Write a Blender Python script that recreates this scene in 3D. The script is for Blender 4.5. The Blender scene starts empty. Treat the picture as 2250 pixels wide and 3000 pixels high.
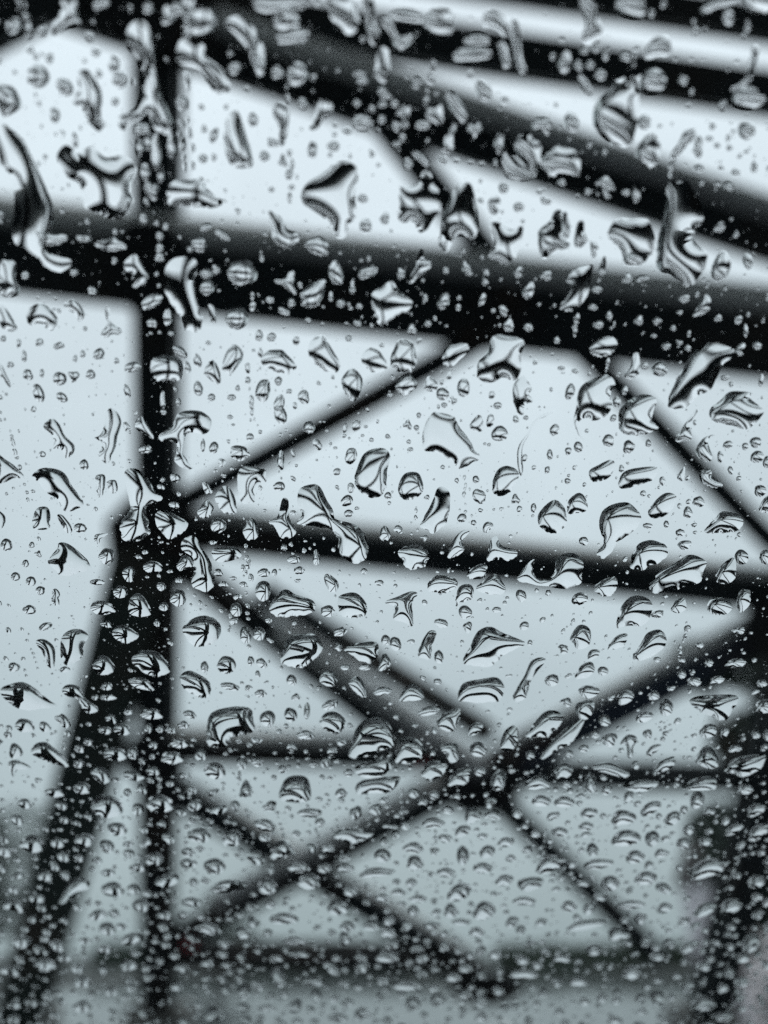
import bpy, bmesh, math, random
import numpy as np
from mathutils import Vector, Matrix
from mathutils.geometry import delaunay_2d_cdt

random.seed(7)
rng = np.random.default_rng(11)
S = bpy.context.scene
COL = S.collection
R = math.radians

# ---------------------------------------------------------------- camera
PITCH, CAMZ = R(30), 1.2
CAM = Vector((0.0, 0.0, CAMZ))
RIGHT = Vector((1, 0, 0))
UP = Vector((0, -math.sin(PITCH), math.cos(PITCH)))
FWD = Vector((0, math.cos(PITCH), math.sin(PITCH)))
FOC = 0.0995                                   # a phone held a hand's breadth from the glass
cd = bpy.data.cameras.new('camera')
cam = bpy.data.objects.new('camera', cd); COL.objects.link(cam)
cam.location = CAM; cam.rotation_euler = (math.pi / 2 + PITCH, 0, 0)
cd.sensor_fit = 'HORIZONTAL'; cd.sensor_width = 5.0; cd.lens = 5.0
cd.clip_start = 0.004; cd.clip_end = 3000
cd.dof.use_dof = True; cd.dof.focus_distance = FOC; cd.dof.aperture_fstop = 1.8
S.camera = cam

# ---------------------------------------------------------------- world, sun, exposure
W = bpy.data.worlds.new('World'); S.world = W; W.use_nodes = True
nt = W.node_tree; nt.nodes.clear()
N = nt.nodes.new; L = nt.links.new
wout = N('ShaderNodeOutputWorld'); bg = N('ShaderNodeBackground'); bg.inputs['Strength'].default_value = 0.1
sky = N('ShaderNodeTexSky'); sky.sky_type = 'NISHITA'; sky.sun_disc = False
sky.sun_elevation = R(52); sky.sun_rotation = R(160); sky.dust_density = 6.0; sky.air_density = 1.2
tc = N('ShaderNodeTexCoord'); sep = N('ShaderNodeSeparateXYZ')
L(tc.outputs['Generated'], sep.inputs[0])
ramp = N('ShaderNodeMapRange'); ramp.inputs['From Min'].default_value = 0.0; ramp.inputs['From Max'].default_value = 1.0
ramp.inputs['To Min'].default_value = 0.0; ramp.inputs['To Max'].default_value = 1.0
L(sep.outputs['Z'], ramp.inputs['Value'])
cr = N('ShaderNodeMix'); cr.data_type = 'RGBA'        # overcast sky: brighter towards the zenith
L(ramp.outputs[0], cr.inputs['Factor'])
cr.inputs['A'].default_value = (4.5, 5.35, 5.55, 1)
cr.inputs['B'].default_value = (10.9, 11.75, 12.5, 1)
nz = N('ShaderNodeTexNoise'); nz.inputs['Scale'].default_value = 2.6; nz.inputs['Detail'].default_value = 4
L(tc.outputs['Generated'], nz.inputs['Vector'])
nm = N('ShaderNodeMapRange'); nm.inputs['To Min'].default_value = 0.76; nm.inputs['To Max'].default_value = 1.2
L(nz.outputs['Fac'], nm.inputs['Value'])
mul = N('ShaderNodeMix'); mul.data_type = 'RGBA'; mul.blend_type = 'MULTIPLY'; mul.inputs['Factor'].default_value = 1
L(cr.outputs['Result'], mul.inputs['A']); L(nm.outputs[0], mul.inputs['B'])
mx = N('ShaderNodeMix'); mx.data_type = 'RGBA'; mx.inputs['Factor'].default_value = 0.92
L(sky.outputs[0], mx.inputs['A']); L(mul.outputs['Result'], mx.inputs['B'])
L(mx.outputs['Result'], bg.inputs['Color']); L(bg.outputs[0], wout.inputs[0])

sd = bpy.data.lights.new('sun', 'SUN'); sd.energy = 0.7; sd.angle = R(20); sd.color = (1, 0.97, 0.93)
sun = bpy.data.objects.new('sun', sd); COL.objects.link(sun)
sun.rotation_euler = (R(38), 0, R(20)); sun.location = (0, 0, 30)

S.view_settings.view_transform = 'Standard'; S.view_settings.look = 'None'
S.view_settings.exposure = 0.0; S.view_settings.gamma = 1.0; S.view_settings.use_curve_mapping = False
S.render.engine = 'CYCLES'
cy = S.cycles
cy.max_bounces = 20; cy.transmission_bounces = 18; cy.transparent_max_bounces = 8; cy.diffuse_bounces = 2; cy.glossy_bounces = 6
cy.caustics_reflective = False; cy.caustics_refractive = False
cy.use_denoising = False
try: cy.denoiser = 'OPENIMAGEDENOISE'
except Exception: pass

# ---------------------------------------------------------------- materials
def mat(name, col, rough=0.6, metal=0.0, noise=None, bump=0.0, spec=0.5):
    m = bpy.data.materials.new(name); m.use_nodes = True
    n = m.node_tree; b = n.nodes['Principled BSDF']
    b.inputs['Base Color'].default_value = (*col, 1); b.inputs['Roughness'].default_value = rough
    b.inputs['Metallic'].default_value = metal; b.inputs['Specular IOR Level'].default_value = spec
    if noise:
        col2, scale, lo, hi = noise
        t = n.nodes.new('ShaderNodeTexCoord'); x = n.nodes.new('ShaderNodeTexNoise')
        x.inputs['Scale'].default_value = scale; x.inputs['Detail'].default_value = 6
        n.links.new(t.outputs['Object'], x.inputs['Vector'])
        r = n.nodes.new('ShaderNodeMapRange'); r.inputs['From Min'].default_value = lo; r.inputs['From Max'].default_value = hi
        n.links.new(x.outputs['Fac'], r.inputs['Value'])
        c = n.nodes.new('ShaderNodeMix'); c.data_type = 'RGBA'
        c.inputs['A'].default_value = (*col, 1); c.inputs['B'].default_value = (*col2, 1)
        n.links.new(r.outputs[0], c.inputs['Factor']); n.links.new(c.outputs['Result'], b.inputs['Base Color'])
        if bump:
            bp = n.nodes.new('ShaderNodeBump'); bp.inputs['Strength'].default_value = bump; bp.inputs['Distance'].default_value = 0.02
            n.links.new(x.outputs['Fac'], bp.inputs['Height']); n.links.new(bp.outputs[0], b.inputs['Normal'])
    return m

def glass(name, col, ior):
    m = bpy.data.materials.new(name); m.use_nodes = True
    n = m.node_tree; n.nodes.clear()
    o = n.nodes.new('ShaderNodeOutputMaterial'); g = n.nodes.new('ShaderNodeBsdfGlass')
    g.inputs['Color'].default_value = (*col, 1); g.inputs['IOR'].default_value = ior; g.inputs['Roughness'].default_value = 0.0
    n.links.new(g.outputs[0], o.inputs[0])
    return m

M = {}
M['pane'] = glass('windscreen_glass', (0.955, 0.98, 0.985), 1.48)
M['water'] = glass('water', (1, 1, 1), 1.333)
M['steel'] = mat('painted_steel', (0.022, 0.032, 0.036), 0.5, 0, ((0.05, 0.038, 0.03), 0.5, 0.52, 0.7), 0.15)
M['rust'] = mat('rusty_blue_steel', (0.05, 0.068, 0.10), 0.6, 0, ((0.10, 0.065, 0.045), 0.28, 0.52, 0.62), 0.15)
M['legpaint'] = mat('grey_green_paint', (0.06, 0.082, 0.074), 0.6, 0, ((0.09, 0.08, 0.065), 0.7, 0.5, 0.7), 0.1)
M['plate'] = mat('plate_steel', (0.017, 0.020, 0.022), 0.5, 0, ((0.04, 0.026, 0.018), 1.5, 0.5, 0.7), 0.1)
M['deck'] = mat('deck_underside', (0.03, 0.032, 0.033), 0.8, 0, ((0.05, 0.046, 0.042), 0.6, 0.4, 0.7))
M['concrete'] = mat('concrete', (0.22, 0.22, 0.21), 0.85, 0, ((0.13, 0.13, 0.125), 3, 0.4, 0.7), 0.3)
M['asphalt'] = mat('wet_asphalt', (0.07, 0.072, 0.08), 0.07, 0, ((0.045, 0.046, 0.05), 0.35, 0.4, 0.65))
M['verge'] = mat('wet_verge', (0.018, 0.026, 0.022), 0.7, 0, ((0.035, 0.036, 0.032), 0.7, 0.4, 0.7))
M['paint'] = mat('road_paint', (0.7, 0.7, 0.68), 0.4)
M['bark'] = mat('bark', (0.06, 0.045, 0.035), 0.9, 0, ((0.03, 0.024, 0.02), 5, 0.4, 0.6), 0.6)
M['carpaint'] = mat('matt_black_car_paint', (0.008, 0.009, 0.011), 0.6, spec=0.15)
M['trim'] = mat('black_trim', (0.008, 0.008, 0.009), 0.7)
M['lining'] = mat('roof_lining', (0.02, 0.02, 0.021), 0.95)
M['render'] = mat('pale_render', (0.82, 0.77, 0.81), 0.8, 0, ((0.72, 0.68, 0.71), 0.8, 0.4, 0.7))
M['rooftile'] = mat('roof_tile', (0.06, 0.05, 0.05), 0.6, 0, ((0.09, 0.07, 0.065), 3, 0.4, 0.7))
M['dglass'] = mat('window_glass', (0.02, 0.025, 0.03), 0.05)
M['lit_face'] = mat('grey_lit_face', (0.80, 0.81, 0.80), 0.6, 0, ((0.68, 0.68, 0.67), 1.2, 0.4, 0.7))  # grey of girder faces catching the sky, that light held in the colour
M['red'] = mat('red_lens', (0.30, 0.018, 0.03), 0.2)
M['pale'] = mat('pale_lit_face', (0.82, 0.82, 0.82), 0.55, 0, ((0.7, 0.7, 0.69), 1.2, 0.4, 0.7))  # paler grey for the brighter lit faces of the braces
def leafmat(name, a, b):
    m = mat(name, a, 0.55, 0, (b, 0.9, 0.35, 0.65))
    return m
M['leaf'] = leafmat('leaf_dark', (0.016, 0.032, 0.024), (0.03, 0.05, 0.036))
M['leaf2'] = leafmat('leaf_mid', (0.025, 0.042, 0.03), (0.045, 0.064, 0.042))

# ---------------------------------------------------------------- helpers
def link(name, me, m, parent=None):
    o = bpy.data.objects.new(name, me); COL.objects.link(o)
    if m is not None and not me.materials: me.materials.append(m)
    if parent: o.parent = parent
    return o
def empty(name, loc=(0, 0, 0)):
    o = bpy.data.objects.new(name, None); COL.objects.link(o); o.location = loc; o.empty_display_size = 0.1
    return o
def tag(o, label=None, cat=None, group=None, kind=None):
    if label: o['label'] = label
    if cat: o['category'] = cat
    if group: o['group'] = group
    if kind: o['kind'] = kind
    return o
def mesh(name, vs, fs, smooth=False):
    me = bpy.data.meshes.new(name); me.from_pydata([tuple(v) for v in vs], [], fs); me.update()
    if smooth: me.polygons.foreach_set('use_smooth', [True] * len(me.polygons))
    return me
def boxes(name, lst):
    vs, fs = [], []
    for (x0, x1, y0, y1, z0, z1) in lst:
        b = len(vs)
        vs += [(x0,y0,z0),(x1,y0,z0),(x1,y1,z0),(x0,y1,z0),(x0,y0,z1),(x1,y0,z1),(x1,y1,z1),(x0,y1,z1)]
        fs += [tuple(b+i for i in f) for f in ((3,2,1,0),(4,5,6,7),(0,1,5,4),(1,2,6,5),(2,3,7,6),(3,0,4,7))]
    return mesh(name, vs, fs)
def bevel(o, w, seg=2):
    md = o.modifiers.new('bevel', 'BEVEL'); md.width = w; md.segments = seg; md.limit_method = 'ANGLE'
    return o
def loft(name, rings, closed_ends=True, smooth=True, ring_closed=True):
    vs = [p for r in rings for p in r]; n = len(rings[0]); fs = []
    for i in range(len(rings) - 1):
        for j in range(n if ring_closed else n - 1):
            k = (j + 1) % n
            fs.append((i*n+j, i*n+k, (i+1)*n+k, (i+1)*n+j))
    if closed_ends:
        fs.append(tuple(range(n - 1, -1, -1))); fs.append(tuple((len(rings)-1)*n + j for j in range(n)))
    return mesh(name, vs, fs, smooth)

# ================================================================ THE SETTING
g = link('ground', boxes('ground', [(-1500, 1500, -800, 2500, -1.0, 0.0)]), M['verge']); tag(g, kind='structure')
rd = link('road', boxes('road', [(-14.0, 21.0, -60, 900, 0.001, 0.012)]), M['asphalt']); tag(rd, kind='structure')
for x0, x1 in ((-14.2, -14.0), (21.0, 21.2)):
    vs = boxes('kerb', [(x0, x1, -60, 900, 0.0, 0.13)])
    tag(link('kerb', vs, M['concrete']), kind='structure')
for k in range(14):
    y = 16 + k * 9
    tag(link('road_marking', boxes('road_marking', [(2.2, 2.34, y, y + 3.2, 0.012, 0.016)]), M['paint']), kind='structure')
# ================================================================ THE STEEL LATTICE OVER THE ROAD
D0, TILT = 11.0, 0.34
def plane_pt(x, y):                                  # nodes lie on one raking plane, 11 m off
    a, v = (x - 1125) / 2250, (y - 1500) / 2250
    d = D0 / (1 - TILT * v)
    return CAM + (FWD + RIGHT * a - UP * v) * d, d
PN = (plane_pt(1125, 1500)[0] - plane_pt(1825, 1500)[0]).cross(plane_pt(1125, 1500)[0] - plane_pt(1125, 1900)[0]).normalized()
if PN.dot(FWD) > 0: PN = -PN                         # towards the camera
lattice = empty('steel_lattice_frame', (plane_pt(464, 3010)[0].x, plane_pt(464, 3010)[0].y, 0))
tag(lattice, 'dark steel girder lattice of upright, cross girders and crossing braces against the sky', 'steel frame')
lattice_inv = Matrix.Translation(-lattice.location)
def girder(name, a, b, wpx, lift=0.0, depth=0.7, m='steel', grow=0.0):
    p, d1 = plane_pt(*a); q, d2 = plane_pt(*b)
    ax = (q - p).normalized(); p = p - ax * grow; q = q + ax * grow
    w = wpx / 2250 * (d1 + d2) / 2; side = PN.cross(ax).normalized()
    dp = w * depth; fl, wb = dp * 0.16, w * 0.30      # H-section: two flanges joined by a web
    prof = [(-w/2,-dp/2),(w/2,-dp/2),(w/2,-dp/2+fl),(wb/2,-dp/2+fl),(wb/2,dp/2-fl),(w/2,dp/2-fl),(w/2,dp/2),(-w/2,dp/2),(-w/2,dp/2-fl),(-wb/2,dp/2-fl),(-wb/2,-dp/2+fl),(-w/2,-dp/2+fl)]
    off = lattice_inv @ Vector((0, 0, 0))
    rings = []
    for e in (p, q):
        rings.append([lattice_inv @ (e + side * s + PN * (t + lift)) for s, t in prof])
    me = loft(name, rings, True, False)
    return link(name, me, M[m], lattice)
def plate(c, rx, ry, rot=0.0, lift=0.3):
    p, d = plane_pt(*c); X = RIGHT; Y = PN.cross(X).normalized()
    k = d / 2250; n = 8; rings = []
    for t in (lift, lift + 0.03):
        rings.append([lattice_inv @ (p + X * (rx*k*math.cos(rot+R(22.5+45*i))) + Y * (ry*k*math.sin(rot+R(22.5+45*i))) + PN * t) for i in range(n)])
    return link('gusset_plate', loft('gusset_plate', rings, True, False), M['plate'], lattice)

# uprights
girder('upright', (464, -1300), (464, 3010), 112, 0.0)
girder('upright', (-1000, -1300), (-1000, 3010), 120, 0.0)
girder('upright', (2900, -1300), (2900, 3010), 120, 0.0)
# cross girders (down the picture = farther along the raking plane)
girder('cross_girder', (-1000, 640), (3200, 1130), 180, 0.02)
girder('cross_girder', (450, 1540), (3000, 1812), 100, 0.02)
girder('cross_girder', (470, 2185), (1330, 2215), 72, 0.02)
girder('cross_girder', (1330, 2262), (3000, 2290), 70, 0.02)
girder('cross_girder', (470, 2790), (1360, 2800), 66, 0.02)
# fan of girders at the head
girder('head_girder', (-800, -325), (3000, 955), 126, -0.03)
girder('head_girder', (470, 8), (3000, 385), 112, -0.06)
girder('head_girder', (470, -200), (3000, 178), 90, -0.09)
girder('head_girder', (-1000, -420), (3000, -200), 190, -0.12)
girder('head_girder', (-1000, 30), (464, -150), 120, -0.05)
# braces
girder('brace', (1420, 985), (480, 1500), 66, 0.05)
girder('brace', (1640, 960), (2900, 2240), 62, 0.05)
girder('brace', (1075, 300), (1440, 760), 84, 0.05)
girder('brace', (520, 1640), (1215, 2180), 74, 0.05)
girder('brace', (760, 1740), (1440, 2165), 60, -0.12)
girder('brace', (2300, 1810), (1400, 2270), 92, 0.05, m='rust')
girder('brace', (1390, 2270), (520, 2740), 66, 0.05)
girder('brace', (500, 2300), (1420, 2850), 66, 0.08)
girder('brace', (1400, 2280), (1930, 2800), 58, 0.05)
girder('brace', (464, -150), (-1000, 620), 90, 0.05)
girder('brace', (2320, 1800), (2900, 1000), 70, 0.05)
# tubes added for the girders' sky-lit grey faces, the light put into their colour
def lit_face(a, b, wpx, lift, m='lit_face'):
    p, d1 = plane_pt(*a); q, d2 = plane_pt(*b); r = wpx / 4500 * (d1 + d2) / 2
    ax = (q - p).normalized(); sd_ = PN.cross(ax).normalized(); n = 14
    me = loft('lit_face', [[lattice_inv @ (e + (sd_ * math.cos(2*math.pi*k/n) + PN * math.sin(2*math.pi*k/n)) * r + PN * lift) for k in range(n)] for e in (p, q)])
    return link('lit_face', me, M[m], lattice)
lit_face((-1000, 505), (3200, 995), 96, 0.1)
lit_face((470, 2138), (1330, 2168), 46, 0.1)
lit_face((640, 70), (3000, 868), 74, 0.1)
lit_face((1290, 2245), (640, 2598), 46, 0.3, 'pale')
lit_face((830, 1800), (1400, 2200), 64, 0.42, 'pale')
lit_face((2250, 1778), (1480, 2168), 40, 0.1)
lit_face((520, 2262), (1380, 2780), 30, 0.1)
lit_face((620, 1500), (2900, 1742), 40, 0.1)
# raking legs
girder('raking_leg', (440, 1600), (60, 3005), 150, 0.1, m='legpaint')
girder('raking_leg', (2330, 1840), (2060, 3005), 112, 0.1)
# gussets at the joints
for c, rx, ry in (((470, 1560), 120, 120), ((1400, 2265), 105, 90), ((464, 790), 110, 120), ((1440, 930), 130, 80), ((2310, 1800), 140, 120), ((464, 2190), 80, 80), ((1420, 2850), 90, 60), ((464, 40), 110, 110)):
    plate(c, rx * 1.2, ry * 1.2)
# the deck the frame carries, high above the car and out of the picture
p0, _ = plane_pt(1125, -420)
dk = boxes('deck', [(-22 - lattice.location.x, 22 - lattice.location.x, -30 - lattice.location.y, 0.3 - lattice.location.y, p0.z, p0.z + 0.8)])
link('deck', dk, M['deck'], lattice)
for i in range(7):
    y = -0.6 - i * 3.2
    link('deck_beam', boxes('deck_beam', [(-21 - lattice.location.x, 21 - lattice.location.x, y - lattice.location.y, y + 0.5 - lattice.location.y, p0.z - 0.7, p0.z - 0.003)]), M['steel'], lattice)
# footings
for x in (464, -1000, 2900, 60, 2060):
    p, d = plane_pt(x, 3008)
    q = p - lattice.location
    bevel(link('footing', boxes('footing', [(q.x-0.55, q.x+0.55, q.y-0.55, q.y+0.55, -0.1, 0.42)]), M['concrete'], lattice), 0.04)

# red marker lamps bolted to the frame
def lamp(px, label):
    p, d = plane_pt(*px); p = p + PN * 0.42
    t = empty('red_marker_lamp', p); tag(t, label, 'lamp', 'red marker lamps on the steel frame')
    t.rotation_mode = 'QUATERNION'; t.rotation_quaternion = PN.to_track_quat('Z', 'Y')
    def ring(r, z, n=20): return [(r*math.cos(2*math.pi*i/n), r*math.sin(2*math.pi*i/n), z) for i in range(n)]
    link('housing', loft('housing', [ring(0.10, -0.22), ring(0.11, -0.2), ring(0.11, 0.0), ring(0.10, 0.012)]), M['trim'], t)
    link('lens', loft('lens', [ring(0.098, 0.0), ring(0.095, 0.03), ring(0.08, 0.06), ring(0.05, 0.085), ring(0.02, 0.095)]), M['red'], t)
lamp((1232, 2190), 'small red marker lamp on the steel frame beside the central joint of braces')
lamp((572, 2708), 'small red marker lamp low on the frame just right of the upright girder')

# ================================================================ TREES, HEDGE, HOUSE
def leaf_cloud(name, blobs, n, size, m, parent, seed):
    r = np.random.default_rng(seed)
    vs = np.zeros((n, 4, 3)); w = np.array([b[3]**2 for b in blobs]); idx = r.choice(len(blobs), n, p=w / w.sum())
    for i in range(n):
        cx, cyy, cz, rad, sq = blobs[idx[i]]
        d = r.normal(size=3); d /= np.linalg.norm(d)
        rr = rad * (0.45 + 0.6 * r.random() ** 0.6)
        c = np.array((cx, cyy, cz)) + d * rr * np.array((1, 1, sq))
        a = r.normal(size=3); a /= np.linalg.norm(a); b = np.cross(a, r.normal(size=3)); b /= np.linalg.norm(b)
        s = size * (0.6 + 0.8 * r.random())
        vs[i] = (c - a * s, c + b * s * 0.5, c + a * s, c - b * s * 0.5)
    me = mesh(name, vs.reshape(-1, 3), [(4*i, 4*i+1, 4*i+2, 4*i+3) for i in range(n)])
    return link(name, me, m, parent)
def tree(name, loc, h, rad, label, seed, m='leaf', n=5200, trunk_h=0.35):
    r = random.Random(seed); t = empty(name, loc); tag(t, label, 'tree')
    rings = []
    for k in range(7):
        f = k / 6; rr = h * 0.028 * (1.25 - f * 0.85) * (1.35 if k == 0 else 1)
        ox, oy = math.sin(f * 2 + seed) * 0.15, math.cos(f * 2.3 + seed) * 0.12
        rings.append([(ox + rr*math.cos(2*math.pi*j/10), oy + rr*math.sin(2*math.pi*j/10), f * h * 0.8) for j in range(10)])
    tr = link('trunk', loft('trunk', rings), M['bark'], t)
    blobs = []
    for k in range(15):
        f = r.random(); z = h * (trunk_h + (0.98 - trunk_h) * f); a = r.random() * 6.28
        q = rad * (1 - 0.55 * f) * r.random() ** 0.5
        c = (q * math.cos(a), q * math.sin(a), z); blobs.append((*c, rad * r.uniform(0.28, 0.5), 0.8))
        s0 = Vector((0, 0, h * trunk_h * r.uniform(0.7, 1.4))); e = Vector(c); ax = (e - s0)
        sd_ = ax.cross(Vector((0, 0, 1))); sd_ = sd_.normalized() if sd_.length > 1e-4 else Vector((1, 0, 0)); u = ax.cross(sd_).normalized()
        rg = []
        for f2, rr in ((0, 0.011*h), (0.5, 0.008*h), (1, 0.003*h)):
            b = s0 + ax * f2 + Vector((0, 0, math.sin(f2 * math.pi) * 0.2)); rg.append([b + sd_*rr*math.cos(1.0472*j) + u*rr*math.sin(1.0472*j) for j in range(6)])
        link('limb', loft('limb', rg), M['bark'], t)
    leaf_cloud('crown', blobs, n, h * 0.022, M[m], t, seed)
    return t
tree('broadleaf_tree', (13.6, 29, 0), 11.5, 3.0, 'tall dark green tree behind the leaning leg at the edge', 3, n=8000, trunk_h=0.12)
tree('broadleaf_tree', (20.5, 38, 0), 10.0, 4.4, 'broad green tree farther back beside the pale house', 5, 'leaf2')
tree('broadleaf_tree', (-12.6, 26, 0), 4.7, 2.5, 'low dark tree behind the foot of the raking leg beside the upright', 9)
tree('broadleaf_tree', (-11.0, 60, 0), 4.6, 2.6, 'small bushy tree low on the skyline beside the upright', 14, n=3000)

def hedge(x0, x1, y, h, label, seed, m):
    t = empty('hedge', ((x0 + x1) / 2, y, 0)); tag(t, label, 'hedge', 'hedges along the road')
    r = random.Random(seed); bl = []
    k = int((x1 - x0) / 0.9)
    for i in range(k):
        bl.append((x0 - (x0+x1)/2 + (i + 0.5) * 0.9, r.uniform(-0.2, 0.2), h * 0.5, 0.62 + r.random() * 0.2, h * 0.75))
    leaf_cloud('foliage', bl, 9000, 0.2, M[m], t, seed)
    link('stems', boxes('stems', [(x0 - (x0+x1)/2, x1 - (x0+x1)/2, -0.35, 0.35, 0.0, h * 0.75)]), M['leaf'], t)
hedge(-30, 8, 92, 2.4, 'clipped dark hedge along the skyline beside the foot of the upright', 21, 'leaf')
hedge(12, 46.0, 96, 2.4, 'lighter hedge along the skyline running behind the pale house', 22, 'leaf2')

def house(loc, w, d, h, label):
    t = empty('house', loc); tag(t, label, 'house')
    link('wall', boxes('wall', [(-w/2, w/2, 0, d, 0, h)]), M['render'], t)
    e = 0.4; rh = 2.6
    vs = [(-w/2-e, -e, h+0.003), (w/2+e, -e, h+0.003), (w/2+e, d+e, h+0.003), (-w/2-e, d+e, h+0.003), (-w/2-e, d/2, h+rh), (w/2+e, d/2, h+rh)]
    rf = link('roof', mesh('roof', vs, [(0,1,5,4),(2,3,4,5),(0,4,3),(1,2,5),(3,2,1,0)]), M['rooftile'], t)
    link('chimney', boxes('chimney', [(w/4-0.4, w/4+0.4, d/2-0.4, d/2+0.4, h+1.8, h+3.6)]), M['concrete'], rf)
    for zi in (1.0, 3.6):
        for xi in np.linspace(-w/2 + 1.3, w/2 - 1.3, 4):
            wn = link('window', boxes('window', [(xi-0.6, xi+0.6, -0.05, 0.0, zi, zi+1.4)]), M['paint'], t)
            for s in (-1, 1):
                link('pane', boxes('pane', [(xi+s*0.29-0.25, xi+s*0.29+0.25, -0.058, -0.052, zi+0.08, zi+1.32)]), M['dglass'], wn)
    link('door', boxes('door', [(-0.5, 0.5, -0.06, 0.0, 0, 0.95)]), M['trim'], t)
house((27.0, 54, 0), 11, 8, 5.6, 'pale two storey house behind the trees at the lower edge')
# ================================================================ THE CAR THE PICTURE IS TAKEN FROM
GT = R(35)                                             # windscreen lies 35 degrees off level
GN = Vector((0, math.sin(GT), math.cos(GT)))           # outward normal
GU = Vector((-1, 0, 0)); GV = Vector((0, -math.cos(GT), math.sin(GT)))
THICK = 0.0046; S0 = 0.1
G_IN = CAM + FWD * (S0 - 0.006)                        # a point of the inner face
IOR = 1.48
G0 = G_IN + GN * THICK                                 # origin of the outer face
def glass_uv(x, y):
    """where the sight line through a picture point leaves the outer face of the pane"""
    d = (FWD + RIGHT * ((x - 1125) / 2250) - UP * ((y - 1500) / 2250)).normalized()
    c = d.dot(GN); p = CAM + d * ((G_IN - CAM).dot(GN) / c)
    e = 1 / IOR; s2 = e * e * (1 - c * c); t = d * e + GN * (math.sqrt(1 - s2) - e * c)
    p = p + t * (THICK / t.dot(GN)); q = p - G0
    return q.dot(GU), q.dot(GV)
car = empty('car', (0, 0.6, 0)); tag(car, 'car with rain covered windscreen seen from its own front seat', 'car')
cinv = Matrix.Translation(-car.location)
def gpt(u, v, n=0.0): return cinv @ (G0 + GU * u + GV * v + GN * n)
V0, V1 = -0.72, 0.17
def pane_ring(n): return [gpt(-0.66, V0, n), gpt(0.66, V0, n), gpt(0.56, V1, n), gpt(-0.56, V1, n)]
link('windscreen', loft('windscreen', [pane_ring(-THICK), pane_ring(0.0)], True, False), M['pane'], car)
base = G0 + GV * V0; top = G0 + GV * V1
# bonnet, crowned and falling to the nose
rings = []
for i in range(9):
    f = i / 8; y = base.y + 0.02 + f * 1.15; z = base.z - 0.02 - 0.09 * f - 0.12 * f ** 4
    rings.append([cinv @ Vector((s * (0.80 - 0.1 * f * f), y, z - 0.09 * abs(s) ** 2.5)) for s in np.linspace(-1, 1, 13)])
rings2 = [r + [cinv @ Vector((0.72, 0, 0)) + Vector((0, (r[-1].y + car.location.y), r[-1].z - 0.05)), cinv @ Vector((-0.72, 0, 0)) + Vector((0, (r[0].y + car.location.y), r[0].z - 0.05))] for r in rings]
link('bonnet', loft('bonnet', rings2, True, True), M['carpaint'], car)
# nose, flanks
bevel(link('front_body', boxes('front_body', [(-0.82, 0.82, base.y - 0.6 + 0.62 - 0.6, base.y + 1.22 - 0.6, 0.22, base.z - 0.34)]), M['carpaint'], car), 0.08, 3)
link('dashboard', boxes('dashboard', [(-0.72, 0.72, 0.28 - 0.6, base.y - 0.02 - 0.6, base.z - 0.30, base.z - 0.075)]), M['trim'], car)
for s in (-1, 1):
    a, b = G0 + GV * (V0 - 0.02) + GU * (s * 0.69), G0 + GV * (V1 + 0.02) + GU * (s * 0.59)
    link('windscreen_pillar', loft('windscreen_pillar', [[cinv @ (e + GU * dx + GN * dz) for dx, dz in ((-0.028, -0.05), (0.028, -0.05), (0.024, 0.008), (-0.024, 0.008))] for e in (a, b)], True, False), M['trim'], car)
rz = top.z
link('roof', boxes('roof', [(-0.6, 0.6, -1.7 - 0.6, top.y - 0.005 - 0.6, rz - 0.015, rz + 0.03)]), M['carpaint'], car)
link('roof_lining', boxes('roof_lining', [(-0.585, 0.585, -1.69 - 0.6, top.y - 0.03 - 0.6, rz - 0.04, rz - 0.018)]), M['lining'], car)
for s in (-1, 1):
    link('door_panel', boxes('door_panel', [(s*0.76 - 0.05, s*0.76 + 0.05, -1.7 - 0.6, base.y - 0.6, 0.25, rz - 0.05)]), M['lining'], car)
link('rear_panel', boxes('rear_panel', [(-0.71, 0.71, -1.78 - 0.6, -1.71 - 0.6, 0.25, rz)]), M['lining'], car)
link('cabin_floor', boxes('cabin_floor', [(-0.71, 0.71, -1.7 - 0.6, base.y - 0.02 - 0.6, 0.2, 0.25)]), M['lining'], car)
for s in (-1, 1):
    for y in (-1.25, base.y + 0.72):
        n = 24; rg = []
        for dx, rr in ((-0.11, 0.27), (-0.09, 0.31), (0.09, 0.31), (0.11, 0.27)):
            rg.append([(s*0.80 + dx, y - 0.6 + rr*math.cos(2*math.pi*k/n), 0.312 + rr*math.sin(2*math.pi*k/n)) for k in range(n)])
        wh = link('wheel', loft('wheel', rg), M['trim'], car)
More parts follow.
